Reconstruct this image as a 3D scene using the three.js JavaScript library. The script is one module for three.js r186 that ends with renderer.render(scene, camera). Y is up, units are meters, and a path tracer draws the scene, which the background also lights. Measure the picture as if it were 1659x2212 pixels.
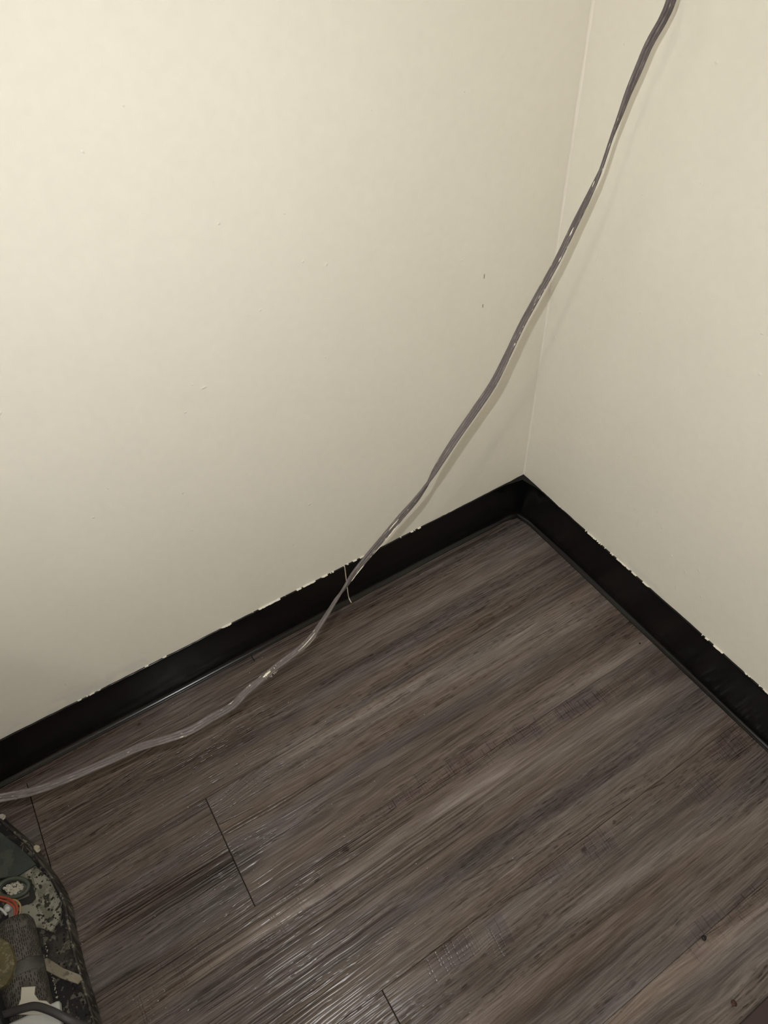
import * as THREE from 'three';
import { RoundedBoxGeometry } from 'three/addons/geometries/RoundedBoxGeometry.js';
import { mergeGeometries } from 'three/addons/utils/BufferGeometryUtils.js';
import { RectAreaLightUniformsLib } from 'three/addons/lights/RectAreaLightUniformsLib.js';

// ---------------------------------------------------------------- camera, exposure, large lights
const scene = new THREE.Scene();
scene.background = new THREE.Color(0x000000);
const camera = new THREE.PerspectiveCamera(71.095, 1659 / 2212, 0.02, 20);
camera.position.set(-0.7492, 1.1089, 0.7388);
camera.rotation.set(-0.8244, -0.5210, -0.0554, 'YXZ');
camera.updateMatrixWorld(true);
const renderer = new THREE.WebGLRenderer({ antialias: true });
renderer.toneMapping = THREE.LinearToneMapping;
renderer.toneMappingExposure = 1.0;
renderer.shadowMap.enabled = true;
RectAreaLightUniformsLib.init();

const FLASH_POWER = 1.38, BULB_POWER = 2.1, PANEL_NITS = 6.8;
const FLASH_COLOR = new THREE.Color().setRGB(1.0, 0.995, 1.0);
const BULB_COLOR = new THREE.Color().setRGB(1.0, 0.96, 0.87);
const PANEL_COLOR = new THREE.Color().setRGB(1.0, 0.98, 0.94);
const PANEL_AT = [-2.7, 2.44, 1.1], PANEL_SIZE = [1.1, 0.7];
const BULB_AT = [-2.1, 2.37, 1.58];

const fillPanelLight = new THREE.RectAreaLight(PANEL_COLOR, PANEL_NITS, PANEL_SIZE[0], PANEL_SIZE[1]);  // unseen panel added as ambient fill, placed to favour the right wall
fillPanelLight.position.set(PANEL_AT[0], PANEL_AT[1] - 0.012, PANEL_AT[2]);
fillPanelLight.lookAt(PANEL_AT[0], 0, PANEL_AT[2]);
scene.add(fillPanelLight);

// ---------------------------------------------------------------- measured shapes (metres)
const CORD = [[-0.0905,0.9295,0.1898,-0.9666,0.1497,-0.2082],[-0.0923,0.914,0.1867,-0.9388,0.3232,-0.1187],[-0.1018,0.8947,0.1841,-0.8971,0.4401,-0.0397],[-0.113,0.8716,0.1854,-0.9204,0.3907,0.0148],[-0.1194,0.8531,0.1846,-0.9193,0.3128,0.2389],[-0.1258,0.8342,0.1853,-0.8438,0.3348,0.4193],[-0.1335,0.8152,0.1865,-0.7339,0.2438,0.634],[-0.1364,0.8004,0.186,-0.7479,0.187,0.6369],[-0.1414,0.7837,0.1866,-0.7733,0.104,0.6254],[-0.1425,0.7706,0.1833,-0.6584,0.029,0.7521],[-0.1487,0.7524,0.1814,-0.4438,0.1181,0.8883],[-0.1597,0.7288,0.1803,-0.2753,0.2023,0.9398],[-0.1825,0.6941,0.184,-0.2629,0.2799,0.9234],[-0.212,0.6557,0.1876,-0.2546,0.2249,0.9405],[-0.2295,0.6266,0.1874,-0.2593,0.2083,0.9431],[-0.2489,0.5962,0.1906,-0.1387,0.2254,0.9644],[-0.2725,0.5652,0.1956,0.0366,0.1014,0.9942],[-0.3026,0.5356,0.1987,0.0382,0.0531,0.9979],[-0.3276,0.5113,0.2006,-0.0142,0.0895,0.9959],[-0.3466,0.491,0.2021,-0.0843,0.1516,0.9848],[-0.3644,0.471,0.2036,-0.2743,0.2814,0.9196],[-0.379,0.4522,0.2043,-0.7059,0.5538,0.4416],[-0.3939,0.4339,0.2029,-0.7328,0.6712,0.1112],[-0.4167,0.4118,0.2005,-0.7034,0.7088,-0.0541],[-0.4388,0.3891,0.1987,-0.6767,0.7176,-0.1647],[-0.4661,0.3644,0.1972,-0.669,0.7411,-0.0559],[-0.4917,0.3412,0.197,-0.6834,0.7073,0.1808],[-0.5064,0.3252,0.1981,-0.5959,0.6757,0.4339],[-0.5228,0.3116,0.2003,-0.291,0.6029,0.7429],[-0.539,0.3007,0.2052,-0.1063,0.638,0.7626],[-0.5562,0.2926,0.2116,0.0782,0.5997,0.7964],[-0.5745,0.2869,0.219,0.1475,0.5368,0.8307],[-0.5971,0.2834,0.2248,0.0661,0.3572,0.9317],[-0.637,0.2759,0.2277,0.0929,0.3166,0.944],[-0.6564,0.2768,0.2329,0.2083,0.3066,0.9288],[-0.6813,0.2752,0.2379,0.2026,0.2268,0.9526],[-0.7056,0.2719,0.2445,0.1163,0.0779,0.9902],[-0.7359,0.2702,0.2447,0.0086,-0.031,0.9995],[-0.763,0.269,0.2449,-0.0527,-0.0874,0.9948],[-0.7872,0.2711,0.242,-0.1846,0.0885,0.9788],[-0.8236,0.2721,0.2332,-0.1905,0.1372,0.972],[-0.8615,0.2697,0.2277,-0.1651,0.1394,0.9764],[-0.9067,0.2653,0.2201,-0.1897,0.1109,0.9756],[-0.9496,0.2629,0.2113,-0.2575,0.1092,0.9601],[-0.9892,0.2654,0.198,-0.3157,0.0449,0.9478]];
const STREAKS = [[-0.3424,0.0955,0.0114,0.1021,14,0.35],[-0.363,0.0311,-0.1568,0.0325,5,0.4],[-0.3259,0.246,0.0438,0.2372,18,0.3],[-0.6362,0.2137,-0.4082,0.224,14,0.4],[-0.4165,0.4286,-0.0482,0.4612,14,0.4],[-0.5741,0.4087,-0.3634,0.4192,12,0.3],[-0.8276,0.4182,-0.4674,0.4375,16,0.6],[-0.6862,0.5834,-0.3878,0.6045,14,0.35],[-0.4542,0.6311,-0.0693,0.6712,14,0.3],[-0.4788,0.7455,-0.1955,0.7702,12,0.25],[-0.1909,0.3672,0.0353,0.3948,8,0.35],[-0.5757,0.0245,-0.0338,0.0261,7,-0.45],[-0.5903,0.1251,-0.2569,0.1525,14,-0.35],[-0.4143,0.3015,0.0175,0.3229,20,-0.45],[-0.5255,0.4938,-0.1884,0.5244,20,-0.35],[-0.6077,0.6275,-0.2329,0.6751,18,-0.4],[-0.9787,0.1142,-0.673,0.1515,20,-0.4],[-0.9806,0.2867,-0.7719,0.312,18,-0.5],[-0.9866,0.3676,-0.8941,0.3822,14,-0.3],[-0.5911,0.315,-0.392,0.3355,14,-0.2],[-0.5729,0.6788,-0.3912,0.6976,10,-0.3],[-0.1253,0.4311,0.1144,0.4704,10,-0.25]];  // pale and dark grain bands; one pale band also paints in the flash glint
const SAWN = [[-0.5324,0.3703,-0.1639,0.4057,11,1],[-0.1639,0.4057,-0.0541,0.4146,12,0.9],[-0.5904,0.4216,-0.4803,0.4374,14,0.6],[-0.0923,0.5872,-0.001,0.601,16,0.8],[-0.1782,0.6087,-0.1095,0.6197,13,0.6],[-0.4426,0.5692,-0.3141,0.5925,18,0.55],[-0.6254,0.5795,-0.5159,0.5982,14,0.8],[-0.3191,0.7438,-0.1811,0.7588,12,0.8],[-0.799,0.4167,-0.6923,0.4084,18,0.6],[-0.9341,0.401,-0.8694,0.4045,14,0.8],[-0.9927,0.4059,-0.9499,0.4093,14,0.7],[-0.638,0.3674,-0.5105,0.376,4,0.9]];
const GROOVES = [[-0.8956,0.4194,-0.4715,0.4431,24,1],[-0.9751,0.2902,-0.766,0.3235,20,0.75],[-0.8899,0.484,-0.6318,0.5105,26,1],[-0.6874,0.3856,-0.5437,0.4003,7,0.9],[-0.7903,0.2688,-0.6205,0.2784,6,0.5],[-1.0477,0.3649,-0.8854,0.3942,16,0.5],[-0.8422,0.5075,-0.7548,0.5216,20,0.8]];
const CRACKS = [[-0.5293,0.517,-0.4337,0.5381,0.6,1],[-0.4337,0.5381,-0.34,0.5524,0.6,1],[-0.34,0.5524,-0.2453,0.561,0.6,1],[-0.2453,0.561,-0.183,0.5719,0.7,1],[-0.7881,0.2533,-0.736,0.2591,0.7,1],[-0.4998,0.5678,-0.396,0.5847,0.6,0.7],[-0.7518,0.3173,-0.6507,0.3186,0.5,0.7]];
const KNOTS = [[-0.6463,0.3901,4],[-0.3538,0.5791,4],[-0.289,0.5735,3],[-0.7027,0.4039,3.5],[-0.8379,0.0287,2.5],[-0.6417,0.5372,9]];
const CRUMBS = [[-0.2972,0.7488],[-0.3235,0.8191],[-0.0319,0.3734],[-0.0718,0.1405]];
const LIP = [[-1.0923,-0.0016],[-1.0661,0.0743],[-1.052,0.1035],[-1.0386,0.1334],[-1.0299,0.1665],[-1.0219,0.1954],[-1.0162,0.2243],[-1.0144,0.2466],[-1.0167,0.269],[-1.0182,0.2978],[-1.0198,0.3256],[-1.0198,0.3473],[-1.0199,0.3772],[-1.0206,0.4039],[-1.023,0.4614]];
const PANEL = [[-1.1007,0.0386],[-1.0707,0.0922],[-1.047,0.1372],[-1.0357,0.1681],[-1.0644,0.1696],[-1.0849,0.1593],[-1.1195,0.1392]];
const PLATE = [[-1.0684,0.1656],[-1.0388,0.1662],[-1.025,0.1987],[-1.0187,0.2399],[-1.0272,0.2572],[-1.0411,0.2665],[-1.0521,0.2548],[-1.0665,0.2415],[-1.0873,0.2221],[-1.0862,0.1881],[-1.0765,0.1728]];
const SLOTA = [[-1.0403,0.2176],[-1.0358,0.2155],[-1.0332,0.2207],[-1.0389,0.2227]];
const SLOTB = [[-1.0447,0.2507],[-1.0323,0.2471],[-1.0311,0.2527],[-1.042,0.2552]];
const RECESS = [[-1.0548,0.178],[-1.0477,0.1841],[-1.0481,0.2126],[-1.054,0.2158],[-1.0722,0.2111],[-1.0701,0.202],[-1.0552,0.2045],[-1.0526,0.1882]];
// ---------------------------------------------------------------- helpers
function rng(seed) { let s = seed >>> 0; return () => { s = (s + 0x6D2B79F5) >>> 0; let t = s; t = Math.imul(t ^ (t >>> 15), t | 1); t ^= t + Math.imul(t ^ (t >>> 7), t | 61); return ((t ^ (t >>> 14)) >>> 0) / 4294967296; }; }
function hash(ix, iy, s) { let h = Math.imul(ix, 374761393) ^ Math.imul(iy, 668265263) ^ Math.imul(s, 974634777); h = Math.imul(h ^ (h >>> 13), 1274126177); return ((h ^ (h >>> 16)) >>> 0) / 4294967296; }
function noise(x, y, s) {
  const ix = Math.floor(x), iy = Math.floor(y); let fx = x - ix, fy = y - iy;
  fx = fx * fx * (3 - 2 * fx); fy = fy * fy * (3 - 2 * fy);
  const a = hash(ix, iy, s), b = hash(ix + 1, iy, s), c = hash(ix, iy + 1, s), d = hash(ix + 1, iy + 1, s);
  return a + (b - a) * fx + (c - a) * fy + (a - b - c + d) * fx * fy;
}
function fbm(x, y, s, o = 3) { let v = 0, a = 0.5, t = 0; for (let i = 0; i < o; i++) { v += a * noise(x, y, s + i * 17); t += a; a *= 0.5; x *= 2.03; y *= 2.03; } return v / t; }
const clamp = (v, a = 0, b = 1) => Math.max(a, Math.min(b, v));
const smooth = (a, b, x) => { const t = clamp((x - a) / (b - a)); return t * t * (3 - 2 * t); };
const mix = (a, b, t) => a + (b - a) * t;
function dataTex(w, h, fill, srgb) {
  const d = new Uint8Array(w * h * 4), c = [0, 0, 0];
  for (let j = 0; j < h; j++) for (let i = 0; i < w; i++) { fill(i, j, c); const k = (j * w + i) * 4; d[k] = clamp(c[0], 0, 255); d[k + 1] = clamp(c[1], 0, 255); d[k + 2] = clamp(c[2], 0, 255); d[k + 3] = 255; }
  const t = new THREE.DataTexture(d, w, h, THREE.RGBAFormat);
  t.magFilter = THREE.LinearFilter; t.minFilter = THREE.LinearFilter; t.wrapS = t.wrapT = THREE.RepeatWrapping;
  if (srgb) t.colorSpace = THREE.SRGBColorSpace;
  t.needsUpdate = true; return t;
}
function mesh(name, geo, mat, parent, label) {
  const m = new THREE.Mesh(geo, mat); m.name = name; m.castShadow = m.receiveShadow = true;
  if (label) m.userData.label = label;
  (parent || scene).add(m); return m;
}
function group(name, pos, label, category, grp) {
  const g = new THREE.Group(); g.name = name; g.position.set(...pos); g.userData = { label, category }; if (grp) g.userData.group = grp; scene.add(g); return g;
}
function structure(o, label, category) { o.userData.kind = 'structure'; o.userData.label = label; o.userData.category = category; return o; }
const std = (rgb, roughness, extra = {}) => new THREE.MeshStandardMaterial({ color: new THREE.Color(`rgb(${rgb.join(',')})`), roughness, ...extra });
// grid geometry: rows[i][j] = [x,y,z]; uv from function
function gridGeo(rows, uv, closed = false) {
  const n = rows.length, m = rows[0].length, P = [], U = [], I = [];
  for (let i = 0; i < n; i++) for (let j = 0; j < m; j++) { P.push(...rows[i][j]); const q = uv ? uv(i, j) : [i / (n - 1), j / (m - 1)]; U.push(q[0], q[1]); }
  for (let i = 0; i < n - 1; i++) for (let j = 0; j < m - 1; j++) { const a = i * m + j, b = a + m; I.push(a, b, a + 1, b, b + 1, a + 1); }
  const g = new THREE.BufferGeometry();
  g.setAttribute('position', new THREE.Float32BufferAttribute(P, 3)); g.setAttribute('uv', new THREE.Float32BufferAttribute(U, 2)); g.setIndex(I); g.computeVertexNormals(); return g;
}
// polygon in x,z extruded up from y0 to y1 with a small bevel; origin o subtracted
function slab(pts, y0, y1, o = [0, 0, 0], holes = [], bevel = 0.0008) {
  const mk = (C, a) => { const s = new C(); a.forEach(([x, z], i) => i ? s.lineTo(x - o[0], -(z - o[2])) : s.moveTo(x - o[0], -(z - o[2]))); s.closePath(); return s; };
  const s = mk(THREE.Shape, pts); for (const h of holes) s.holes.push(mk(THREE.Path, h));
  const g = new THREE.ExtrudeGeometry(s, { depth: y1 - y0 - 2 * bevel, bevelEnabled: true, bevelThickness: bevel, bevelSize: bevel, bevelOffset: -bevel, bevelSegments: 1, curveSegments: 8 });
  g.rotateX(-Math.PI / 2); g.translate(0, y0 + bevel - o[1], 0); return g;
}

// ---------------------------------------------------------------- walls and ceiling
const RX = -3.4, RZ = 2.3, RH = 2.5, TH = 0.12;
const WT = 1.4;                                   // one wall texture covers 1.4 m
function wallTextures(seed, nibs, specks, stains, u0) {
  const N = 2048, M = 1024;
  const small = nibs.map(([a, y, r, l, ang]) => [a, y, r / 1000, l / 1000, ang]);
  const bumpData = new Float32Array(N * N);
  for (let j = 0; j < N; j++) for (let i = 0; i < N; i++) {
    const x = i / N * WT, y = j / N * WT;
    bumpData[j * N + i] = 0.30 + 0.04 * fbm(x * 160, y * 130, seed, 2) + 0.06 * fbm(x * 26, y * 20, seed + 5, 2) + 0.022 * noise(x * 420, y * 420, seed + 9);
  }
  for (const [a, y, r, l, ang] of small) {          // drips and grit under the paint
    const R = Math.max(r, l) * 2.2, ca = Math.cos(ang), sa = Math.sin(ang);
    for (let j = Math.floor((y - R) / WT * N); j <= (y + R) / WT * N; j++) for (let i = Math.floor((a - u0 - R) / WT * N); i <= (a - u0 + R) / WT * N; i++) {
      if (i < 0 || j < 0 || i >= N || j >= N) continue;
      const dx = i / N * WT + u0 - a, dy = j / N * WT - y, p = (dx * ca + dy * sa) / l, q = (-dx * sa + dy * ca) / r;
      bumpData[j * N + i] += 0.45 * Math.exp(-(p * p + q * q) * 1.4);
    }
  }
  const bump = dataTex(N, N, (i, j, c) => { c[0] = c[1] = c[2] = bumpData[j * N + i] * 255; });
  const map = dataTex(M, M, (i, j, c) => {
    const a = i / M * WT + u0, y = j / M * WT;
    const v = 1.5 * (fbm(a * 9, y * 7, seed + 30, 3) - 0.5) + 1.0 * (noise(a * 120, y * 120, seed + 40) - 0.5);
    c[0] = 226 + v * 2.5; c[1] = 222 + v * 2.5; c[2] = 210 + v * 2.5;
    for (const [sa, sy, w, h] of stains) {
      const k = ((a - sa) / w) ** 2 + ((y - sy) / h) ** 2;
      if (k < 2.5) { const t = smooth(0.5, 0.62, fbm(a * 30, y * 34, seed + 50, 3)) * (k < 1 ? 1 : 0.4) * 0.35; c[0] = mix(c[0], 206, t); c[1] = mix(c[1], 208, t); c[2] = mix(c[2], 202, t); }
    }
    for (const [sa, sy, w, h] of specks) { const k = ((a - sa) / w) ** 2 + ((y - sy) / h) ** 2; if (k < 1) { c[0] = 120; c[1] = 108; c[2] = 92; } }
  }, true);
  return { map, bump };
}
const nr = rng(11);
const leftNibs = [[-0.5738, 0.5671, 1.3, 4, 0.1], [-0.4609, 0.2878, 1.6, 2.4, 0.5], [-0.5108, 0.7589, 1.4, 1.6, 0], [-0.3872, 0.6724, 1.5, 1.7, 0]];
for (let k = 0; k < 46; k++) leftNibs.push([-1.2 + nr() * 1.2, 0.1 + nr() * 0.9, 0.7 + nr() * 0.5, 0.8 + nr() * 1.2, nr() * 3]);
const rightNibs = [[0.3667, 0.5661, 1.9, 2.2, 0.6], [0.1906, 0.8617, 1.7, 1.9, 0], [0.0905, 0.3288, 1.6, 5, 1.5], [0.2749, 0.2093, 1.4, 7, 1.6], [0.318, 0.2381, 1.8, 2.6, 2.4], [0.3812, 0.192, 1.4, 3.4, 2.2], [0.2052, 0.3072, 1.3, 1.6, 0], [0.3779, 0.1455, 1.5, 5, 1.9], [0.30, 0.26, 1.2, 2, 1], [0.262, 0.232, 1.3, 2.2, 1.2], [0.40, 0.215, 1.2, 3, 2.4], [0.42, 0.17, 1.2, 2.6, 2.2], [0.35, 0.20, 1.1, 2.2, 2.3]];
for (let k = 0; k < 34; k++) rightNibs.push([0.02 + nr() * 0.6, 0.1 + nr() * 0.9, 0.7 + nr() * 0.5, 0.8 + nr() * 1.4, nr() * 3]);
const LW = wallTextures(3, leftNibs, [[-0.1378, 0.5744, 0.0011, 0.003], [-0.1365, 0.5258, 0.0011, 0.0032]], [[-0.93, 0.105, 0.075, 0.022], [-0.80, 0.11, 0.06, 0.012]], -1.39);
const RW = wallTextures(71, rightNibs, [], [[0.30, 0.106, 0.12, 0.008]], -0.01);
function wallBox(name, sx, sy, sz, px, py, pz, mat, uvFn) {
  const g = new THREE.BoxGeometry(sx, sy, sz); g.translate(px, py, pz);
  if (uvFn) { const P = g.attributes.position, U = g.attributes.uv; for (let i = 0; i < P.count; i++) U.setXY(i, ...uvFn(P.getX(i), P.getY(i), P.getZ(i))); }
  return mesh(name, g, mat);
}
const wallMat = (t) => new THREE.MeshPhysicalMaterial({ map: t.map, bumpMap: t.bump, bumpScale: 0.0015, roughness: 0.55, specularIntensity: 0.5 });
structure(wallBox('wall_left', -RX + TH, RH, TH, (RX + TH) / 2, RH / 2, -TH / 2, wallMat(LW), (x, y) => [(x + 1.39) / WT, y / WT]), 'cream painted wall with small drips, behind the hanging cord', 'wall');
structure(wallBox('wall_right', TH, RH, RZ, TH / 2, RH / 2, RZ / 2, wallMat(RW), (x, y, z) => [(z + 0.01) / WT, y / WT]), 'cream painted wall with grit bumps, meeting the floor past the cord', 'wall');
const plainWall = std([226, 221, 209], 0.6);
structure(wallBox('wall_rear', -RX + TH, RH, TH, (RX + TH) / 2, RH / 2, RZ + TH / 2, plainWall), 'plain cream wall facing the corner', 'wall');
structure(wallBox('wall_side', TH, RH, RZ + 2 * TH, RX - TH / 2, RH / 2, RZ / 2, plainWall), 'plain cream wall beyond the machine', 'wall');
structure(wallBox('ceiling', -RX + 2 * TH, TH, RZ + 2 * TH, RX / 2, RH + TH / 2, RZ / 2, std([235, 231, 222], 0.8)), 'plain white painted ceiling', 'ceiling');

// ---------------------------------------------------------------- floor of vinyl planks
const W = 0.18, PL = 1.22, Z0 = 0.0261;           // rows start at Z0 - W
const floor = new THREE.Group(); floor.name = 'floor'; scene.add(floor);
structure(floor, 'dark grey brown wood-look plank floor', 'floor');
mesh('subfloor', new THREE.BoxGeometry(-RX, 0.05, RZ).translate(RX / 2, -0.0302, RZ / 2), std([40, 34, 30], 0.9), floor);
function segField(list, x, z, fn) {               // distance along and across each listed stroke
  for (const f of list) {
    const dx = f[2] - f[0], dz = f[3] - f[1], L2 = dx * dx + dz * dz, t = ((x - f[0]) * dx + (z - f[1]) * dz) / L2;
    if (t < -0.4 || t > 1.4) continue;
    const d = ((x - f[0]) * dz - (z - f[1]) * dx) / Math.sqrt(L2);
    if (Math.abs(d) < f[4] * 0.004 + 0.002) fn(f, t, d, Math.sqrt(L2));
  }
}
const TW = 2048, THt = 304;
function plankTextures(xa, za, seed) {
  const shift = 7 * (hash(Math.round(xa * 10), Math.round(za * 100), 5) - 0.5) - (xa < -1.2 && za < 0.3 ? 7 : 0);   // random plank tone; left planks darkened further, partly standing in for shade
  const hgt = new Uint8Array(TW * THt);
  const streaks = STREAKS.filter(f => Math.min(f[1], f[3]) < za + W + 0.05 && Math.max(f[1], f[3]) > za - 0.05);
  const grooves = GROOVES.filter(f => Math.min(f[1], f[3]) < za + W + 0.05 && Math.max(f[1], f[3]) > za - 0.05);
  const saws = SAWN.filter(f => (f[1] + f[3]) / 2 > za - 0.02 && (f[1] + f[3]) / 2 < za + W + 0.02);
  const cracks = CRACKS.filter(f => (f[1] + f[3]) / 2 > za && (f[1] + f[3]) / 2 < za + W);
  const s0 = 2.5, map = dataTex(TW, THt, (i, j, c) => {
    const x = xa + (i + 0.5) / TW * PL, z = za + (j + 0.5) / THt * W;
    // grain runs along x and wanders slowly across; arches where the wander is strong
    const arch = smooth(0.62, 0.85, fbm(x * 2.4, z * 9, seed + 3, 2));
    const wob = (fbm(x * 3.1, z * 14, seed, 3) - 0.5) * (0.006 + 0.035 * arch) + (noise(x * 30, z * 80, seed + 2) - 0.5) * 0.0018;
    const g = z + wob;
    let tone = 0.95 * (fbm(x * 1.6, g * 26, seed + 7, 2) - 0.5) + 0.75 * (fbm(x * 5, g * 120, seed + 11, 2) - 0.5);
    const ring = noise(x * 3, g * 330, seed + 13) - 0.5, fine = noise(x * 26, g * 900, seed + 17) - 0.5, pore = noise(x * 70, g * 1500, seed + 19);
    tone += 0.34 * ring + 0.95 * fine + 0.60 * (noise(x * 55, g * 1100, seed + 18) - 0.5);
    tone += arch * 0.16 * Math.sin(g * 900 + 3 * noise(x * 8, g * 40, seed + 21));
    let warm = fbm(x * 2.2 + 5, g * 34, seed + 23, 2) - 0.5, violet = 0, emboss = 0.62 + 0.30 * ring + 0.35 * fine;
    const pr = smooth(0.70, 0.9, pore) * smooth(0.35, 0.7, noise(x * 4, g * 60, seed + 29));
    tone -= 0.9 * pr; emboss -= 0.40 * pr;
    let band = 0.25 * smooth(0.5, 0.8, fbm(x * 1.2, g * 18, seed + 31, 2));   // areas with strongly brushed grooves
    segField(grooves, x, z, (f, t, d) => { band = Math.max(band, f[5] * Math.exp(-((d / (f[4] * 0.0013)) ** 2)) * smooth(-0.25, 0.1, t) * (1 - smooth(0.85, 1.25, t))); });
    const gro = noise(x * 1.1 + 0.6 * noise(x * 9, z * 20, seed + 35), (z + wob * 0.6) * 560, seed + 37);
    const gr = smooth(0.55, 0.72, gro) * smooth(0.15, 0.6, band + 0.25 * (noise(x * 14, g * 300, seed + 39) - 0.5)); emboss -= 0.85 * gr; tone -= 0.75 * gr;
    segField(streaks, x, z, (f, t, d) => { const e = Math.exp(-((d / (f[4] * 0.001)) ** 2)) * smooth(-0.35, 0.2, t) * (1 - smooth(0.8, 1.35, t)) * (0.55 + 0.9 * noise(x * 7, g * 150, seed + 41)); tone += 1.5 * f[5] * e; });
    segField(saws, x, z, (f, t, d, L) => {         // circular saw chatter printed across the grain
      const hh = f[4] * 0.0016; if (Math.abs(d) > hh * 1.25 || t < -0.05 || t > 1.05) return;
      const s = t * L + 0.0012 * (noise(d * 180, s0, seed) - 0.5) + d * 0.06, q = s / 0.0042 + 0.9 * noise(s * 70, 3, seed), k = Math.floor(q), fr = q - k;
      const a = hash(k, 7, seed + 43), cen = (hash(k, 9, seed) - 0.5) * hh * 0.9, hl = hh * (0.15 + 0.75 * hash(k, 11, seed)), patch = smooth(0.40, 0.62, noise(s * 26, d * 30, seed + 47));
      violet += 0.45 * f[5] * patch * smooth(hh * 1.2, hh * 0.8, Math.abs(d)); tone -= 0.22 * f[5] * patch * smooth(hh * 1.2, hh * 0.7, Math.abs(d));
      if (Math.abs(d - cen) < hl && a > 0.3) { const st = smooth(0.10, 0.22, fr) * (1 - smooth(0.34, 0.55, fr)); tone -= 0.95 * f[5] * a * st * (0.35 + 0.65 * patch); emboss -= 0.3 * a * st; }
    });
    segField(cracks, x, z, (f, t, d) => { if (t < 0 || t > 1) return; const off = (noise(x * 45, 1, seed) - 0.5) * 0.0014 + (noise(x * 300, 1, seed) - 0.5) * 0.0003, q = Math.abs(d - off) / (f[4] * 0.0011); if (q < 1) { tone -= 1.3 * f[5] * (1 - q * 0.6) * (0.4 + 0.6 * noise(x * 30, 6, seed)); emboss -= 0.4; } });
    for (const [kx, kz, r] of KNOTS) { const q = Math.hypot((x - kx) / 1.5, z - kz) / (r * 0.001) + 1.1 * (fbm(x * 160, z * 320, seed + 57, 2) - 0.5); if (q < 1) { const w = smooth(1, 0.6, q) * (r > 6 ? 0.3 : 0.9); tone -= w; violet += 0.3 * w; } }
    tone += 0.28 * (hash(i, j, seed + 53) - 0.5);
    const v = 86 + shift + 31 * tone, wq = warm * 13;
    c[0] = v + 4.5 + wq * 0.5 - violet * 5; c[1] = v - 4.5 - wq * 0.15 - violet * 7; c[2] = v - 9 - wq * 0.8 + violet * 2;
    hgt[j * TW + i] = clamp(emboss * 255, 0, 255);
  }, true);
  const bump = dataTex(TW, THt, (i, j, c) => { c[0] = c[1] = c[2] = hgt[j * TW + i]; });
  return new THREE.MeshPhysicalMaterial({ map, bumpMap: bump, bumpScale: 0.0012, roughness: 0.26, specularIntensity: 0.75 });
}
function plankGeo(w, d, b = 0.0005) {             // top at y = 0, bevelled edges, uv across the whole plank
  const t = 0.005, X = [0, b, w - b, w], Z = [0, b, d - b, d], P = [], U = [], I = [];
  const put = (x, y, z) => { P.push(x, y, z); U.push(x / PL, z / W); return P.length / 3 - 1; };
  const quad = (A, B, C, D) => { const a = put(...A), bb = put(...B), c = put(...C), dd = put(...D); I.push(a, bb, c, a, c, dd); };
  const yb = -0.0005;
  quad([X[1], 0, Z[1]], [X[1], 0, Z[2]], [X[2], 0, Z[2]], [X[2], 0, Z[1]]);
  const ring = [[0, 0], [0, 3], [3, 3], [3, 0]], inn = [[1, 1], [1, 2], [2, 2], [2, 1]];
  for (let k = 0; k < 4; k++) {
    const n = (k + 1) % 4, o1 = ring[k], o2 = ring[n], i1 = inn[k], i2 = inn[n];
    quad([X[o1[0]], yb, Z[o1[1]]], [X[o2[0]], yb, Z[o2[1]]], [X[i2[0]], 0, Z[i2[1]]], [X[i1[0]], 0, Z[i1[1]]]);
    quad([X[o1[0]], -t, Z[o1[1]]], [X[o2[0]], -t, Z[o2[1]]], [X[o2[0]], yb, Z[o2[1]]], [X[o1[0]], yb, Z[o1[1]]]);
  }
  const g = new THREE.BufferGeometry(); g.setAttribute('position', new THREE.Float32BufferAttribute(P, 3)); g.setAttribute('uv', new THREE.Float32BufferAttribute(U, 2)); g.setIndex(I); g.computeVertexNormals(); return g;
}
const joints = [-0.6224, -1.0232, -0.7911, -1.15, -0.693, -1.02, -0.30, -1.0, -0.55];   // one end joint for each row
const viewMats = [];
let plankCount = 0;
const wholePlank = plankGeo(PL - 0.0012, W - 0.0003);
for (let r = 0; r < 16; r++) {
  const za = Z0 + (r - 1) * W, zb = Math.min(za + W, RZ); if (za >= RZ) break;
  const j0 = joints[r % joints.length];
  for (let xa = j0 - 3 * PL; xa < 0; xa += PL) {
    const a = Math.max(xa, RX), b = Math.min(xa + PL, 0); if (b - a < 0.01) continue;
    const zs = Math.max(za, 0);
    let mat;
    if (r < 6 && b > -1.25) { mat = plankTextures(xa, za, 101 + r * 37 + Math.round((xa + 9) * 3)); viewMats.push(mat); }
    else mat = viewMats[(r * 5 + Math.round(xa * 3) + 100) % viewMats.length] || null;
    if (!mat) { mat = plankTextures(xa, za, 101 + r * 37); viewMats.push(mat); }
    const whole = a === xa && b === xa + PL && zs === za && zb === za + W;
    const g = whole ? wholePlank : plankGeo(b - a - 0.0012, zb - zs - 0.0003);
    if (!whole) { const U = g.attributes.uv; for (let i = 0; i < U.count; i++) U.setXY(i, U.getX(i) + (a - xa) / PL, U.getY(i) + (zs - za) / W); }
    const m = mesh(plankCount ? `plank_${String(plankCount).padStart(3, '0')}` : 'plank', g, mat, floor); plankCount++;
    m.position.set(a + 0.0006, 0, zs + 0.00015);
  }
}

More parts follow.
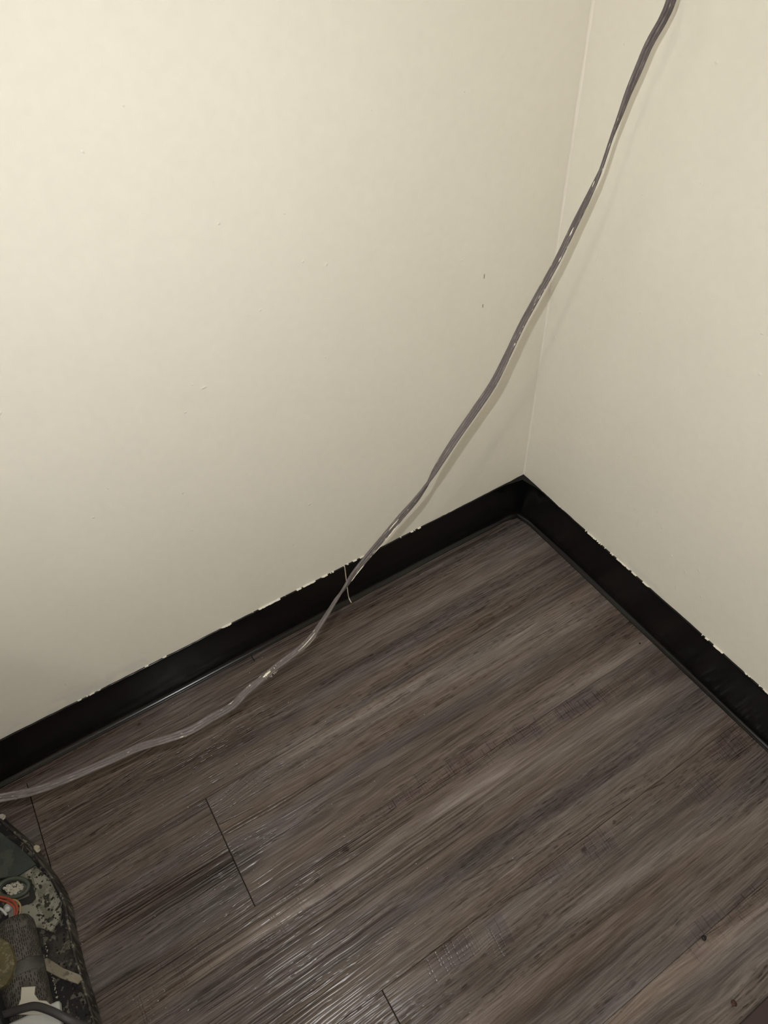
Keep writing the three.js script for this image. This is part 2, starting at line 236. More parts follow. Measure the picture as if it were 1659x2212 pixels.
// ---------------------------------------------------------------- black cove base
const baseMat = new THREE.MeshPhysicalMaterial({ color: new THREE.Color().setRGB(0.0016, 0.0016, 0.0018), roughness: 0.22, specularIntensity: 0.8 });
const PROFILE = [[0, 1], [0.0018, 1.0], [0.003, 0.985], [0.003, 0.8], [0.003, 0.55], [0.003, 0.30], [0.003, 0.14], [0.0034, 0.105], [0.0044, 0.075], [0.0060, 0.05], [0.0082, 0.032], [0.0105, 0.022], [0.0119, 0.018], [0.0125, 0.011], [0.0125, 0.0], [0, 0]];
const BH = 0.1003;
function coveBase(s0, s1, seed, place, inset = 0) {
  const n = Math.max(3, Math.ceil((s1 - s0) / 0.004)), rows = [];
  for (let i = 0; i <= n; i++) {
    const s = s0 + (s1 - s0) * i / n;
    const bulge = 0.009 * smooth(0.055, 0.0, Math.abs(s)), wav = 0.0006 * (noise(s * 9, 1, seed) - 0.5);
    const top = BH + 0.0016 * (fbm(s * 60, 2, seed, 3) - 0.5) + 0.0018 * (noise(s * 7, 5, seed) - 0.5);
    rows.push(PROFILE.map(([d, y], k) => place(s, y * top, d === 0 ? 0.0002 : d + bulge + wav - inset)));
  }
  return gridGeo(rows, (i, j) => [s0 + (s1 - s0) * i / n, j / PROFILE.length]);
}
const onLeft = (s, y, d) => [s, y, d], onRight = (s, y, d) => [-d, y, s];
const bl = new THREE.Group(); bl.name = 'baseboard_left'; scene.add(bl);
structure(bl, 'black vinyl cove base with a pale butt seam, below the wall behind the cord', 'baseboard');
const SEAM = -0.4146;
mesh('strip', coveBase(RX, SEAM - 0.0009, 5, onLeft), baseMat, bl);
mesh('strip', coveBase(SEAM + 0.0009, -0.0005, 9, onLeft), baseMat, bl);
mesh('seam_filler', coveBase(SEAM - 0.0010, SEAM + 0.0010, 9, onLeft, 0.0004), std([196, 184, 166], 0.7), bl, 'pale filler showing in the butt seam');
const br = new THREE.Group(); br.name = 'baseboard_right'; scene.add(br);
structure(br, 'black vinyl cove base below the wall with grit bumps', 'baseboard');
mesh('strip', coveBase(0.0005, RZ, 21, onRight), baseMat, br);
// ragged paint line left along the top of the base
const paintMat = std([216, 211, 198], 0.7);
function paintRuns(seed, runs, place) {
  const list = [];
  for (const [from, to, amount] of runs) {
    const n = Math.ceil((to - from) / 0.0009), rows = [];
    for (let i = 0; i <= n; i++) {
      const q = from + (to - from) * i / n, e = smooth(0, 0.06, i / n) * (1 - smooth(0.94, 1, i / n));
      const keep = smooth(0.42, 0.52, noise(q * 130, 4, seed) * 0.65 + noise(q * 420, 8, seed) * 0.35) * e * amount;
      const h1 = BH + keep * (0.0003 + 0.0016 * noise(q * 420, 3, seed) ** 2), h0 = BH + 0.0004 - keep * 0.0016 * noise(q * 640, 1, seed);
      const bulge = 0.009 * smooth(0.055, 0, Math.abs(q)), o = (0.0033 + bulge) * (0.15 + 0.85 * keep);
      rows.push([place(q, h1 + 0.0002 * keep, 0.0001), place(q, h1, 0.0001 + 0.0004 * keep), place(q, BH + 0.0008 * keep - 0.0012 * (1 - keep), o * 0.5), place(q, h0 - 0.002 * (1 - keep), o)]);
    }
    list.push(gridGeo(rows));
  }
  return mergeGeometries(list);
}
mesh('paint_edge', paintRuns(4, [[-0.90, -0.86, 0.5], [-0.79, -0.74, 0.7], [-0.66, -0.415, 1], [-0.412, -0.36, 0.8], [-0.30, -0.24, 0.8], [-0.2, -0.07, 0.35]], onLeft), paintMat, bl, 'ragged cream paint along the top edge');
mesh('paint_edge', paintRuns(8, [[0.05, 0.12, 0.5], [0.17, 0.34, 0.8], [0.44, 0.50, 0.9], [0.53, 0.62, 0.6]], onRight), paintMat, br, 'ragged cream paint along the top edge');
// a raised seam of joint compound runs up the inside corner
{
  const rows = []; for (let i = 0; i <= 90; i++) { const y = 0.104 + i / 90 * 1.3, w = 0.0011 + 0.0009 * (noise(y * 30, 2, 5) - 0.5), o = 0.001 * (noise(y * 9, 7, 5) - 0.5); rows.push([[-w * 2 - 0.001, y, 0.0002], [-w + o, y, w * 0.55], [-w * 0.45, y, w + o], [-0.0002, y, w * 2 + 0.001]]); }
  const m = mesh('trim_2', gridGeo(rows), std([228, 223, 211], 0.55)); structure(m, 'thin painted bead filling the inside corner of the walls', 'trim');
}
// dark threshold board
{
  const m = mesh('trim_1', new RoundedBoxGeometry(1.3, 0.009, 0.11, 2, 0.002).translate(-0.66, 0.0046, 0.8915), std([52, 38, 36], 0.5)); structure(m, 'dark red brown threshold strip lying across the planks', 'trim');
}

// ---------------------------------------------------------------- flat grey cord
{
  const cord = group('extension_cord', [-1.95, 0, 0.065], 'long flat grey ribbed cord hanging across the corner, flecked with old paint', 'cord');
  const pts = CORD.map(r => new THREE.Vector3(r[0], r[1], r[2])), wid = CORD.map(r => new THREE.Vector3(r[3], r[4], r[5]));
  const pre = [[-0.055, 1.06, 0.165], [-0.026, 1.22, 0.14], [-0.0075, 1.42, 0.12], [-0.0045, 1.75, 0.115], [-0.0045, 2.47, 0.115]].reverse();
  const post = [[-1.07, 0.25, 0.160], [-1.2, 0.22, 0.11], [-1.36, 0.15, 0.075], [-1.55, 0.06, 0.06], [-1.72, 0.0045, 0.06], [-1.95, 0.0045, 0.065], [-2.3, 0.0045, 0.09]];
  const P = [...pre.map(a => new THREE.Vector3(...a)), ...pts, ...post.map(a => new THREE.Vector3(...a))];
  const Wd = [...pre.map((a, i) => i < 3 ? new THREE.Vector3(0, 0, -1) : wid[0].clone()), ...wid, ...post.map((a, i) => i < 2 ? wid[wid.length - 1].clone() : new THREE.Vector3(-0.35, 0, 0.93))];
  for (let i = 1; i < Wd.length; i++) if (Wd[i].dot(Wd[i - 1]) < 0) Wd[i].negate();
  const curve = new THREE.CatmullRomCurve3(P, false, 'centripetal'), per = 8, n = (P.length - 1) * per;
  // three moulded ribs side by side
  const sec = []; const rr = 0.0019, sp = 0.0037;
  for (let k = -1; k <= 1; k++) { const a0 = k === -1 ? Math.PI * 1.0 : Math.PI * 0.88, a1 = k === 1 ? 0 : Math.PI * 0.12; for (let i = 0; i <= 5; i++) { const a = mix(a0, a1, i / 5); sec.push([k * sp + Math.cos(a) * rr, Math.sin(a) * rr]); } }
  for (const [a, b] of sec.slice().reverse()) sec.push([a, -b]);
  const rows = [], len = [0]; let prev = null;
  const frames = [];
  for (let i = 0; i <= n; i++) {
    const u = i / n, seg = Math.min(P.length - 2, Math.floor(u * (P.length - 1))), f = u * (P.length - 1) - seg;
    const c = curve.getPoint(u), T = curve.getTangent(u), w = Wd[seg].clone().lerp(Wd[seg + 1], f);
    w.addScaledVector(T, -w.dot(T)).normalize(); const h = new THREE.Vector3().crossVectors(T, w).normalize();
    if (prev) len.push(len[len.length - 1] + c.distanceTo(prev)); prev = c; frames.push([c, w, h]);
    rows.push(sec.map(([a, b]) => { const q = c.clone().addScaledVector(w, a).addScaledVector(h, b).sub(cord.position); return [q.x, q.y, q.z]; }));
  }
  const total = len[n], m = sec.length;
  const CT = dataTex(2048, 64, (i, j, c) => {
    const s = i / 2048, y = j;
    const st = noise(s * 240, y * 0.8, 61) - 0.5, sc = fbm(s * 90, y * 0.25, 62, 3), scuff = smooth(0.62, 0.78, noise(s * 420, y * 0.9, 63)) * smooth(0.45, 0.6, sc);
    let v = 92 + 24 * st + 30 * scuff + 14 * (hash(i, j, 64) - 0.5);
    c[0] = v + 2; c[1] = v - 4; c[2] = v - 6;
    const fleck = smooth(0.86, 0.9, noise(s * 900, y * 0.6, 66)) * smooth(0.6, 0.7, noise(s * 60, y * 0.12, 67));
    c[0] = mix(c[0], 214, fleck); c[1] = mix(c[1], 208, fleck); c[2] = mix(c[2], 190, fleck);
  }, true);
  const cordMat = new THREE.MeshPhysicalMaterial({ map: CT, roughness: 0.58, specularIntensity: 0.4 });
  mesh('jacket', gridGeo(rows, (i, j) => [len[i] / total, j / (m - 1)]), cordMat, cord, 'grey ribbed rubber jacket');
  // lumps and smears of dried wall paint stuck to the jacket
  const first = pre.length * per;
  const fleckMat = std([222, 214, 192], 0.55);
  function smear(at, side, off, length, width, seed) {
    const k0 = first + Math.round(at * per), list = [], r2 = rng(seed), steps = 14;
    for (let i = 0; i <= steps; i++) {
      const k = clamp(k0 + (i / steps - 0.5) * length * per, 0, n - 1), ki = Math.floor(k), fr = k - ki, [c0, w, h] = frames[ki], c1 = frames[ki + 1][0];
      const c = c0.clone().lerp(c1, fr), e = Math.max(0, Math.sin(Math.PI * i / steps)) ** 0.6, wd = width * e * (0.5 + r2());
      const mk = (a, b) => { const q = c.clone().addScaledVector(w, a).addScaledVector(h, b * side).sub(cord.position); return [q.x, q.y, q.z]; };
      const base = 0.0019 + 0.0002;
      list.push([mk(off - wd, base - 0.0009), mk(off - wd * 0.5, base + 0.0003 * e), mk(off + wd * 0.5, base + 0.0004 * e), mk(off + wd, base - 0.0009)]);
    }
    return gridGeo(list);
  }
  for (const [at, off, length, width, seed] of [[23.8, -0.0037, 1.0, 0.0010, 3], [23.4, 0.0034, 0.7, 0.0008, 5], [24.5, -0.0038, 0.7, 0.0004, 6], [25.8, -0.0037, 0.7, 0.0008, 7], [26.3, -0.0037, 0.5, 0.0006, 8], [9.0, 0.0038, 0.5, 0.0004, 11], [11.3, 0.0038, 0.26, 0.0008, 13], [31.4, 0.0040, 1.4, 0.0004, 17], [33.6, 0.001, 0.7, 0.0022, 19]])
    for (const side of [1, -1]) mesh('paint_smear', smear(at, side, off, length, width, seed), fleckMat, cord);
  // frayed tuft of dried paint hanging off the edge
  const tr = rng(99), tuft = [];
  for (let i = 0; i < 70; i++) {
    const k = first + Math.round((32.9 + tr() * 1.0) * per), [c, w, h] = frames[k], o = tr() < 0.5 ? 1 : -1;
    const a = c.clone().addScaledVector(w, (tr() - 0.5) * 0.009).addScaledVector(h, (tr() - 0.5) * 0.005).sub(cord.position);
    const d = new THREE.Vector3(tr() - 0.5, -0.5 * tr(), tr() - 0.2).normalize().multiplyScalar(0.0012 + 0.0035 * tr() * tr());
    const g = new THREE.TubeGeometry(new THREE.CatmullRomCurve3([a, a.clone().addScaledVector(d, 0.5).add(new THREE.Vector3(0, 0.0006 * o, 0)), a.clone().add(d)]), 3, 0.00022 + 0.0004 * tr() * tr(), 4); tuft.push(g);
  }
  mesh('paint_tuft', mergeGeometries(tuft), fleckMat, cord, 'frayed pale tuft of dried paint').userData.kind = 'stuff';
}

// ---------------------------------------------------------------- grimy opened machine
{
  const O = [-1.16, 0, 0.27];
  const mc = group('open_machine', O, 'grimy opened machine on the floor with exposed motor, wires and dirty tray', 'machine');
  const loc = (x, y, z) => new THREE.Vector3(x - O[0], y - O[1], z - O[2]);
  const grime = (seed, a, b, cc, sx, lo, hi) => dataTex(512, 512, (i, j, c) => {
    const u = i / 512, v = j / 512, k = smooth(lo, hi, fbm(u * sx, v * sx, seed, 4)), k2 = smooth(0.62, 0.72, fbm(u * sx * 3, v * sx * 3, seed + 9, 3)), g = (hash(i, j, seed) - 0.5) * 22;
    for (let q = 0; q < 3; q++) c[q] = mix(mix(a[q], b[q], k), cc[q], k2) + g;
  }, true);
  const planar = (g, s) => { const P = g.attributes.position, U = new Float32Array(P.count * 2); for (let i = 0; i < P.count; i++) { U[2 * i] = P.getX(i) * s + P.getY(i) * s * 0.7; U[2 * i + 1] = P.getZ(i) * s + P.getY(i) * s * 0.7; } g.setAttribute('uv', new THREE.BufferAttribute(U, 2)); return g; };
  const dirtTex = grime(5, [26, 24, 22], [52, 46, 40], [92, 88, 78], 9, 0.45, 0.65);
  const trayMat = std([255, 255, 255], 0.75, { map: dirtTex });
  const lipMat = std([255, 255, 255], 0.6, { map: grime(8, [38, 35, 33], [70, 66, 60], [116, 110, 98], 14, 0.45, 0.6) });
  const crustTex = grime(15, [136, 134, 120], [104, 102, 90], [48, 46, 38], 7, 0.45, 0.62);
  const crust = std([255, 255, 255], 0.9, { map: crustTex, bumpMap: crustTex, bumpScale: 0.0012 });
  // tray
  const outline = [...LIP, [-1.3, LIP[LIP.length - 1][1]], [-1.3, LIP[0][1]]];
  mesh('tray_floor', planar(slab(outline, 0.002, 0.007, O), 6), trayMat, mc);
  const wallRows = LIP.map(([x, z], i) => {
    const a = LIP[Math.max(0, i - 1)], b = LIP[Math.min(LIP.length - 1, i + 1)], tx = b[0] - a[0], tz = b[1] - a[1], l = Math.hypot(tx, tz), nx = tz / l, nz = -tx / l, j = (noise(i * 1.7, 2, 9) - 0.5) * 0.0012;
    const q = (d, y) => { const v = loc(x + nx * (d + j), y, z + nz * (d + j)); return [v.x, v.y, v.z]; };
    return [q(-0.004, 0.004), q(-0.0026, 0.018), q(-0.0016, 0.0202), q(0.0008, 0.0204), q(0.0016, 0.019), q(0.0022, 0.012), q(0.0035, 0.006), q(0.0045, 0.0004)];
  });
  mesh('tray_wall', planar(gridGeo(wallRows), 6), lipMat, mc, 'dusty black edge of the tray');
  // cover panel
  mesh('cover_panel', planar(slab(PANEL, 0.007, 0.018, O), 4), std([255, 255, 255], 0.55, { map: grime(21, [52, 58, 54], [40, 45, 42], [62, 66, 60], 4, 0.4, 0.7) }), mc, 'dark green grey cover panel');
  // crusted mounting plate with slots
  mesh('mounting_plate', planar(slab(PLATE, 0.0075, 0.014, O, [SLOTA, SLOTB]), 8), crust, mc, 'pale crusted mounting plate with slots');
  mesh('recess_gasket', slab(RECESS, 0.012, 0.0155, O), std([34, 33, 28], 0.8), mc);
  // oval ring with crumbly white core
  const ringC = loc(-1.0706, 0.021, 0.1843);
  const oval = (rx, rz, y) => new THREE.CatmullRomCurve3(Array.from({ length: 20 }, (_, i) => { const a = i / 20 * Math.PI * 2, ca = Math.cos(a) * rx, sa = Math.sin(a) * rz, t = 0.57; return ringC.clone().add(new THREE.Vector3(ca * Math.cos(t) - sa * Math.sin(t), y, ca * Math.sin(t) + sa * Math.cos(t))); }), true);
  mesh('hose_ring', new THREE.TubeGeometry(oval(0.0215, 0.0125, 0), 48, 0.0028, 8, true), std([70, 76, 66], 0.6), mc, 'dull green rubber ring');
  mesh('hose_ring', new THREE.TubeGeometry(oval(0.0205, 0.0118, -0.004), 48, 0.0030, 8, true), std([50, 52, 46], 0.7), mc);
  {
    const r = rng(41), parts = [];
    for (let i = 0; i < 70; i++) { const a = r() * 6.283, q = Math.sqrt(r()) * 0.92, g = new THREE.DodecahedronGeometry(0.0009 + r() * 0.0016, 0), t = 0.57, ca = Math.cos(a) * q * 0.0165, sa = Math.sin(a) * q * 0.0085; g.rotateX(r() * 3); g.translate(ringC.x + ca * Math.cos(t) - sa * Math.sin(t), ringC.y - 0.004 + r() * 0.002, ringC.z + ca * Math.sin(t) + sa * Math.cos(t)); parts.push(g); }
    const m = mesh('crumbled_core', mergeGeometries(parts), std([178, 174, 160], 0.9), mc, 'crumbled white filling'); m.userData.kind = 'stuff';
  }
  // wires
  const wire = (name, pts, r, mat, label) => mesh(name, new THREE.TubeGeometry(new THREE.CatmullRomCurve3(pts.map(a => loc(...a))), 40, r, 8), mat, mc, label);
  wire('wire', [[-1.103, 0.024, 0.1704], [-1.0877, 0.027, 0.1887], [-1.0763, 0.027, 0.2002], [-1.0704, 0.026, 0.2137], [-1.0722, 0.025, 0.2215], [-1.0782, 0.022, 0.2278], [-1.09, 0.018, 0.228]], 0.0017, std([150, 66, 46], 0.5), 'orange red wire');
  wire('wire', [[-1.105, 0.023, 0.174], [-1.089, 0.0255, 0.192], [-1.079, 0.0255, 0.2035], [-1.0742, 0.025, 0.214], [-1.0755, 0.0235, 0.221], [-1.081, 0.021, 0.2265]], 0.0015, std([160, 78, 56], 0.5), 'orange red wire');
  wire('wire', [[-1.08, 0.024, 0.198], [-1.0695, 0.0255, 0.206], [-1.0665, 0.0245, 0.2145], [-1.0685, 0.023, 0.222], [-1.076, 0.020, 0.2292]], 0.0013, std([160, 132, 88], 0.5), 'tan wire');
  wire('wire', [[-1.11, 0.022, 0.186], [-1.098, 0.026, 0.197], [-1.09, 0.026, 0.206], [-1.086, 0.022, 0.216]], 0.0018, std([182, 184, 178], 0.4), 'pale grey wire');
  mesh('connector', new THREE.LatheGeometry([[0, 0.006], [0.003, 0.006], [0.0042, 0.004], [0.0042, 0.001], [0.0062, 0], [0.0062, -0.004], [0, -0.004]].map(a => new THREE.Vector2(...a)), 16).rotateX(0.7).translate(...loc(-1.083, 0.02, 0.207).toArray()), std([190, 192, 188], 0.4), mc, 'pale plastic connector');
  // motor lying along z with vented housing
  const ventTex = dataTex(512, 512, (i, j, c) => {
    const col = Math.floor(i / 16), off = hash(col, 3, 7) * 26, rowi = Math.floor((j + off) / 26), inx = (i % 16) / 16, iny = ((j + off) % 26) / 26;
    const hole = (inx > 0.32 && inx < 0.72 && iny > 0.12 && iny < 0.82 && hash(col, rowi, 9) > 0.22) ? 1 : 0;
    const d = fbm(i / 34, j / 34, 12, 3), v = hole ? 10 + 10 * d : 74 + 44 * (d - 0.5) + 14 * (hash(i, j, 4) - 0.5);
    c[0] = v + 5; c[1] = v + 1; c[2] = v - 6;
  }, true);
  const ventMat = std([255, 255, 255], 0.8, { map: ventTex, bumpMap: ventTex, bumpScale: 0.002 });
  const ax0 = loc(-1.0775, 0.031, 0.232), axL = 0.19;
  const along = (g) => g.rotateX(Math.PI / 2).rotateY(-0.05).translate(ax0.x, ax0.y, ax0.z);   // lathe axis y -> z
  const lathe = (a, seg = 64) => { const g = new THREE.LatheGeometry(a.map(q => new THREE.Vector2(q[0], q[1])), seg), U = g.attributes.uv, Q = g.attributes.position; for (let i = 0; i < U.count; i++) U.setY(i, Q.getY(i) * 9 - Math.hypot(Q.getX(i), Q.getZ(i)) * 9); return along(g); };
  const vent = ventTex; vent.repeat.set(2, 1);
  mesh('motor_housing', lathe([[0.0, 0.0], [0.012, 0.0], [0.0205, 0.003], [0.0245, 0.010], [0.0255, 0.02], [0.0262, 0.055], [0.0262, 0.064]]), ventMat, mc, 'brown grey vented motor housing');
  mesh('motor_housing', lathe([[0.0266, 0.080], [0.0276, 0.09], [0.0280, 0.15], [0.0275, axL], [0, axL]]), ventMat, mc, 'brown grey vented motor housing');
  mesh('motor_band', lathe([[0.024, 0.0635], [0.0269, 0.0638], [0.0273, 0.066], [0.0273, 0.0785], [0.0269, 0.0805], [0.024, 0.081]]), std([255, 255, 255], 0.6, { map: grime(31, [74, 73, 70], [58, 56, 52], [92, 90, 84], 6, 0.4, 0.7) }), mc, 'smooth grey motor band');
  // seam ridge with pale crust along the motor flank
  const rr2 = rng(51), crumbsA = [];
  for (let i = 0; i < 46; i++) { const z = 0.262 + rr2() * 0.16, g = new THREE.DodecahedronGeometry(0.0005 + 0.0012 * rr2() * rr2(), 0); const v = loc(-1.0500 - 0.03 * (z - 0.26) + (rr2() - 0.5) * 0.002, 0.0165 + rr2() * 0.004, z); g.translate(v.x, v.y, v.z); crumbsA.push(g); }
  { const m = mesh('flank_crust', mergeGeometries(crumbsA), std([168, 162, 146], 0.9), mc); m.userData.kind = 'stuff'; }
  // label plate, bar, bracket, strap
  const lab = [[-1.1, 0.255], [-1.0846, 0.2614], [-1.0783, 0.2704], [-1.0754, 0.289], [-1.0767, 0.3002], [-1.0826, 0.3113], [-1.0909, 0.3178], [-1.1, 0.318]];
  mesh('foam_pad', planar(slab(lab, 0.054, 0.068, O, [], 0.002), 12), std([255, 255, 255], 0.9, { map: grime(35, [92, 84, 56], [82, 76, 52], [112, 106, 84], 8, 0.45, 0.6) }), mc, 'dirty olive yellow foam pad');
  mesh('bracket_bar', planar(slab([[-1.0605, 0.2965], [-1.0515, 0.2985], [-1.036, 0.323], [-1.0195, 0.342], [-1.0185, 0.349], [-1.0255, 0.3505], [-1.0435, 0.331], [-1.0575, 0.3115]], 0.018, 0.0225, O), 9), std([255, 255, 255], 0.7, { map: grime(39, [136, 128, 112], [120, 112, 96], [92, 86, 74], 5, 0.45, 0.65) }), mc, 'beige metal bracket bar');
  mesh('bracket_plate', slab([[-1.0727, 0.3344], [-1.0578, 0.3428], [-1.0608, 0.3505], [-1.0576, 0.3600], [-1.0500, 0.3655], [-1.0427, 0.3795], [-1.0600, 0.3760], [-1.0908, 0.3560], [-1.0820, 0.3535], [-1.0765, 0.3470]], 0.071, 0.0745, O), std([186, 180, 166], 0.45), mc, 'pale metal bracket plate with a narrow neck');
  const strapPts = [[-1.12, 0.0785, 0.3475], [-1.0899, 0.0785, 0.3553], [-1.074, 0.0790, 0.3602], [-1.0618, 0.0785, 0.3654], [-1.0462, 0.0765, 0.3809], [-1.0317, 0.070, 0.4000], [-1.0148, 0.050, 0.4194], [-1.006, 0.03, 0.432]];
  { const cu = new THREE.CatmullRomCurve3(strapPts.map(a => loc(...a))), rows = []; for (let i = 0; i <= 40; i++) { const c = cu.getPoint(i / 40), T = cu.getTangent(i / 40), w = new THREE.Vector3(-T.z, 0, T.x).normalize(), q = (a, b) => { const v = c.clone().addScaledVector(w, a); return [v.x, v.y + b, v.z]; }; rows.push([q(-0.0045, -0.0015), q(-0.0045, 0.001), q(-0.0012, 0.0018), q(0.0012, 0.0010), q(0.0045, 0.0016), q(0.0045, -0.0015), q(-0.0045, -0.0015)]); } mesh('strap', gridGeo(rows), std([42, 40, 40], 0.5), mc, 'black rubber strap'); }
  mesh('lower_cover', new RoundedBoxGeometry(0.07, 0.012, 0.10, 3, 0.004).rotateY(-0.15).translate(...loc(-1.079, 0.066, 0.416).toArray()), std([178, 178, 174], 0.4), mc, 'pale grey metal cover');
  mesh('side_rail', new RoundedBoxGeometry(0.03, 0.03, 0.2, 2, 0.003).rotateY(0.1).translate(...loc(-1.105, 0.077, 0.418).toArray()), std([28, 30, 30], 0.5), mc, 'black side rail');
  mesh('shade_housing', new RoundedBoxGeometry(0.46, 1.0, 0.88, 4, 0.04).translate(...loc(-1.56, 0.5005, 0.57).toArray()), std([44, 46, 48], 0.5), mc, 'added unseen dark housing that shades the left floor');  // out of view, added to keep lamp light off the left floor and wall
  // loose dirt in the tray
  const dr = rng(77), dirt = [];
  for (let i = 0; i < 420; i++) { const z = 0.10 + dr() * 0.33, k = LIP.findIndex(a => a[1] > z); if (k < 1) continue; const t = (z - LIP[k - 1][1]) / (LIP[k][1] - LIP[k - 1][1]), xe = mix(LIP[k - 1][0], LIP[k][0], t) - 0.005; const x = xe - dr() * 0.032, s = 0.0005 + 0.0013 * dr() ** 2; const g = new THREE.DodecahedronGeometry(s, 0); g.rotateX(dr() * 3); g.rotateY(dr() * 3); const v = loc(x, 0.0072 + s * 0.4 + ((z < 0.27 && z > 0.17) ? 0.0065 : 0), z); g.translate(v.x, v.y, v.z); const cv = 20 + 50 * dr() ** 2; const col = new THREE.Color(`rgb(${Math.round(cv + 10)},${Math.round(cv + 3)},${Math.round(cv)})`); const arr = new Float32Array(g.attributes.position.count * 3); for (let q = 0; q < arr.length; q += 3) { arr[q] = col.r; arr[q + 1] = col.g; arr[q + 2] = col.b; } g.setAttribute('color', new THREE.BufferAttribute(arr, 3)); dirt.push(g); }
  { const m = mesh('loose_dirt', mergeGeometries(dirt), new THREE.MeshStandardMaterial({ vertexColors: true, roughness: 0.95 }), mc, 'loose rusty dirt in the tray'); m.userData.kind = 'stuff'; }
  // fasteners on the edge
  const hex = (x, y, z, s, rx, rz, mat, label) => { const g = mergeGeometries([new THREE.CylinderGeometry(s, s, s * 0.9, 6).toNonIndexed(), new THREE.CylinderGeometry(s * 1.35, s * 1.35, s * 0.3, 20).translate(0, -s * 0.55, 0).toNonIndexed(), new THREE.CylinderGeometry(s * 0.5, s * 0.5, s * 1.8, 12).translate(0, -s * 1.0, 0).toNonIndexed()]); g.rotateX(rx); g.rotateZ(rz); g.translate(...loc(x, y, z).toArray()); mesh('hex_bolt', g, mat, mc, label); };
  hex(-1.0310, 0.0135, 0.1435, 0.0045, -0.35, -0.75, std([186, 180, 158], 0.5), 'pale hex bolt on the tray edge');
  hex(-1.0640, 0.018, 0.070, 0.0040, -0.2, -0.2, std([172, 168, 156], 0.7), 'speckled hex bolt');
  // cobweb strands
  const wr = rng(63), web = [];
  for (let i = 0; i < 26; i++) { const k = 2 + Math.floor(wr() * 8), [x, z] = LIP[k], a = loc(x - 0.004 + (wr() - 0.5) * 0.008, 0.0195 + wr() * 0.002, z + (wr() - 0.5) * 0.014), d = new THREE.Vector3((wr() - 0.5) * 0.014, -0.002 * wr(), (wr() - 0.3) * 0.02); web.push(new THREE.TubeGeometry(new THREE.CatmullRomCurve3([a, a.clone().addScaledVector(d, 0.5).add(new THREE.Vector3(0, 0.0008, 0)), a.clone().add(d)]), 4, 0.00028, 4)); }
  { const m = mesh('cobweb', mergeGeometries(web), std([128, 122, 110], 0.9), mc, 'dusty cobweb strands'); m.userData.kind = 'stuff'; }
}

// ---------------------------------------------------------------- crumbs and dust on the floor
function crumb(seed, s) {
  const g = new THREE.IcosahedronGeometry(s, 2), P = g.attributes.position;
  for (let i = 0; i < P.count; i++) { const x = P.getX(i), y = P.getY(i), z = P.getZ(i), k = 0.65 + 0.7 * noise(x / s * 1.7 + 9, z / s * 1.7 + y / s + 9, seed); P.setXYZ(i, x * k, y * k * 0.55, z * k); }
  g.computeVertexNormals(); g.translate(0, s * 0.45, 0); return g;
}
[['crumb', 3, 0.0034, [10, 8, 8], 'tiny jet black crumb lying on a sawn-looking band of the planks'], ['crumb_001', 6, 0.0034, [58, 30, 22], 'tiny rust brown crumb beside the dark threshold strip'], ['crumb_002', 8, 0.0015, [24, 18, 16], 'dark speck on the floor nearest the base of the wall with grit bumps'], ['crumb_003', 12, 0.0013, [24, 18, 16], 'dark speck on the floor just out from the inside corner']].forEach(([n, sd, s, c, l], i) => {
  const m = mesh(n, crumb(sd, s), std(c, 0.5)); m.position.set(CRUMBS[i][0], 0, CRUMBS[i][1]); m.userData.label = l; m.userData.category = 'crumb';
});
{
  const r = rng(123), list = [];
  for (let i = 0; i < 330; i++) {
    const left = r() < 0.7, x = left ? -1.02 + 0.42 * r() ** 1.5 : -0.95 + 0.93 * r(), z = 0.02 + 0.72 * r(), s = 0.00022 + 0.00042 * r() ** 3;
    const g = new THREE.IcosahedronGeometry(s, 0); g.translate(x, s * 0.9, z); list.push(g);
  }
  const m = mesh('floor_dust', mergeGeometries(list), std([196, 188, 172], 0.8)); m.userData = { kind: 'stuff', label: 'pale grains of dust scattered over the plank floor', category: 'dust' };
}

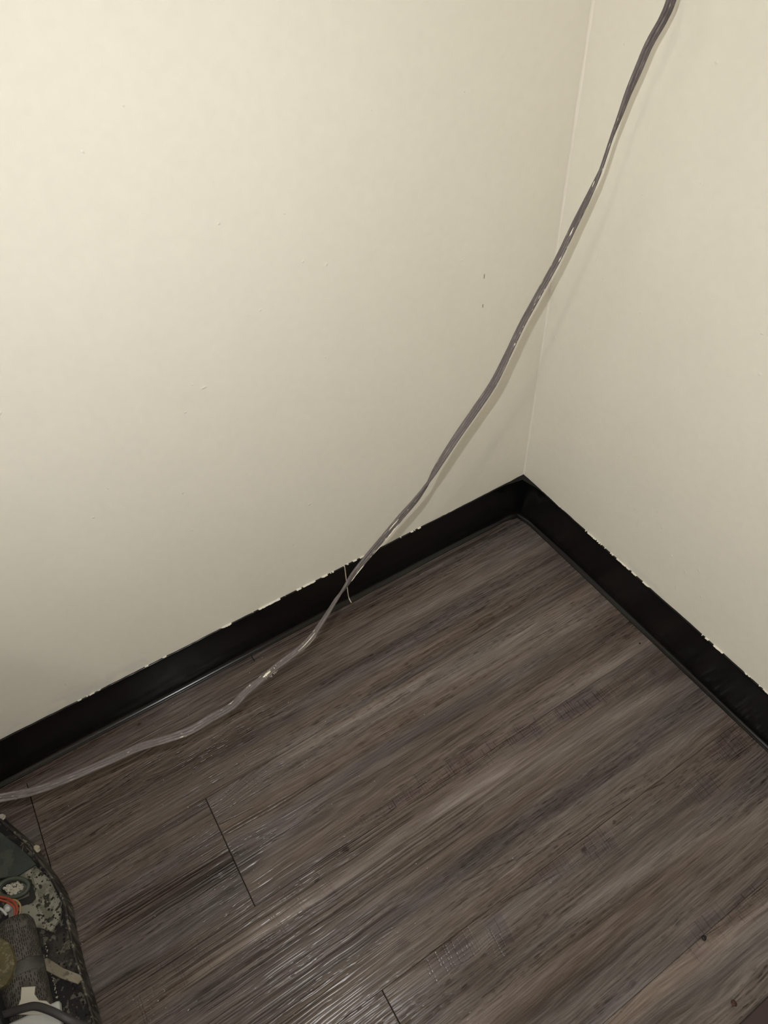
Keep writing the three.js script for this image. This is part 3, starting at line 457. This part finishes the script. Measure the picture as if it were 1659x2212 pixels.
// ---------------------------------------------------------------- lamps above and behind the view; the ceiling panel is added fill
{
  const g = group('ceiling_bulb', [BULB_AT[0], RH, BULB_AT[2]], 'round bulb in a white ceiling holder above the machine', 'lamp');
  mesh('holder', new THREE.LatheGeometry([[0, 0], [0.055, 0], [0.055, -0.012], [0.03, -0.03], [0.022, -0.09], [0.0, -0.09]].map(a => new THREE.Vector2(...a)), 32), std([225, 224, 220], 0.4), g);
  mesh('bulb', new THREE.SphereGeometry(0.045, 24, 16).translate(0, BULB_AT[1] - RH - 0.03, 0), new THREE.MeshStandardMaterial({ color: 0xffffff, emissive: BULB_COLOR, emissiveIntensity: 3, roughness: 0.4 }), g);
  const l = new THREE.PointLight(BULB_COLOR, BULB_POWER); l.position.set(0, BULB_AT[1] - RH - 0.03, 0); l.castShadow = true; l.shadow.radius = 2.2; g.add(l);
}
{
  const g = group('fill_panel', [PANEL_AT[0], RH, PANEL_AT[2]], 'added rectangular fill panel on the ceiling, out of view', 'lamp');
  mesh('frame', new RoundedBoxGeometry(PANEL_SIZE[0] + 0.06, 0.05, PANEL_SIZE[1] + 0.06, 2, 0.006).translate(0, -0.025, 0), std([230, 230, 228], 0.5), g);
  mesh('diffuser', new THREE.BoxGeometry(PANEL_SIZE[0], 0.006, PANEL_SIZE[1]).translate(0, -0.0535, 0), new THREE.MeshStandardMaterial({ color: 0xffffff, emissive: PANEL_COLOR, emissiveIntensity: 0.6, roughness: 0.6 }), g);
}
{
  // flash of the camera that took the picture, a little above and left of its lens, facing the corner
  const g = group('camera_flash', [0, 0, 0], 'tiny lit flash lamp beside the camera lens, facing the corner', 'lamp');
  g.position.copy(camera.position); g.quaternion.copy(camera.quaternion); g.translateX(-0.026); g.translateY(0.033);
  mesh('bezel', new THREE.LatheGeometry([[0.0034, 0.0004], [0.0046, 0.0004], [0.0050, 0], [0.0050, -0.004], [0, -0.004]].map(a => new THREE.Vector2(...a)), 24).rotateX(-Math.PI / 2).translate(0, 0, 0.006), std([40, 42, 46], 0.4), g);
  mesh('flash_lens', new THREE.CylinderGeometry(0.0033, 0.0033, 0.0012, 20).rotateX(Math.PI / 2).translate(0, 0, 0.0065), new THREE.MeshStandardMaterial({ color: 0xffffff, emissive: FLASH_COLOR, emissiveIntensity: 3 }), g);
  const l = new THREE.SpotLight(FLASH_COLOR, FLASH_POWER, 0, 1.40, 1); l.position.set(0, 0, 0.0015); l.target.position.set(0, 0, -1); l.castShadow = true; l.shadow.radius = 0.15; g.add(l); g.add(l.target);
}

renderer.render(scene, camera);
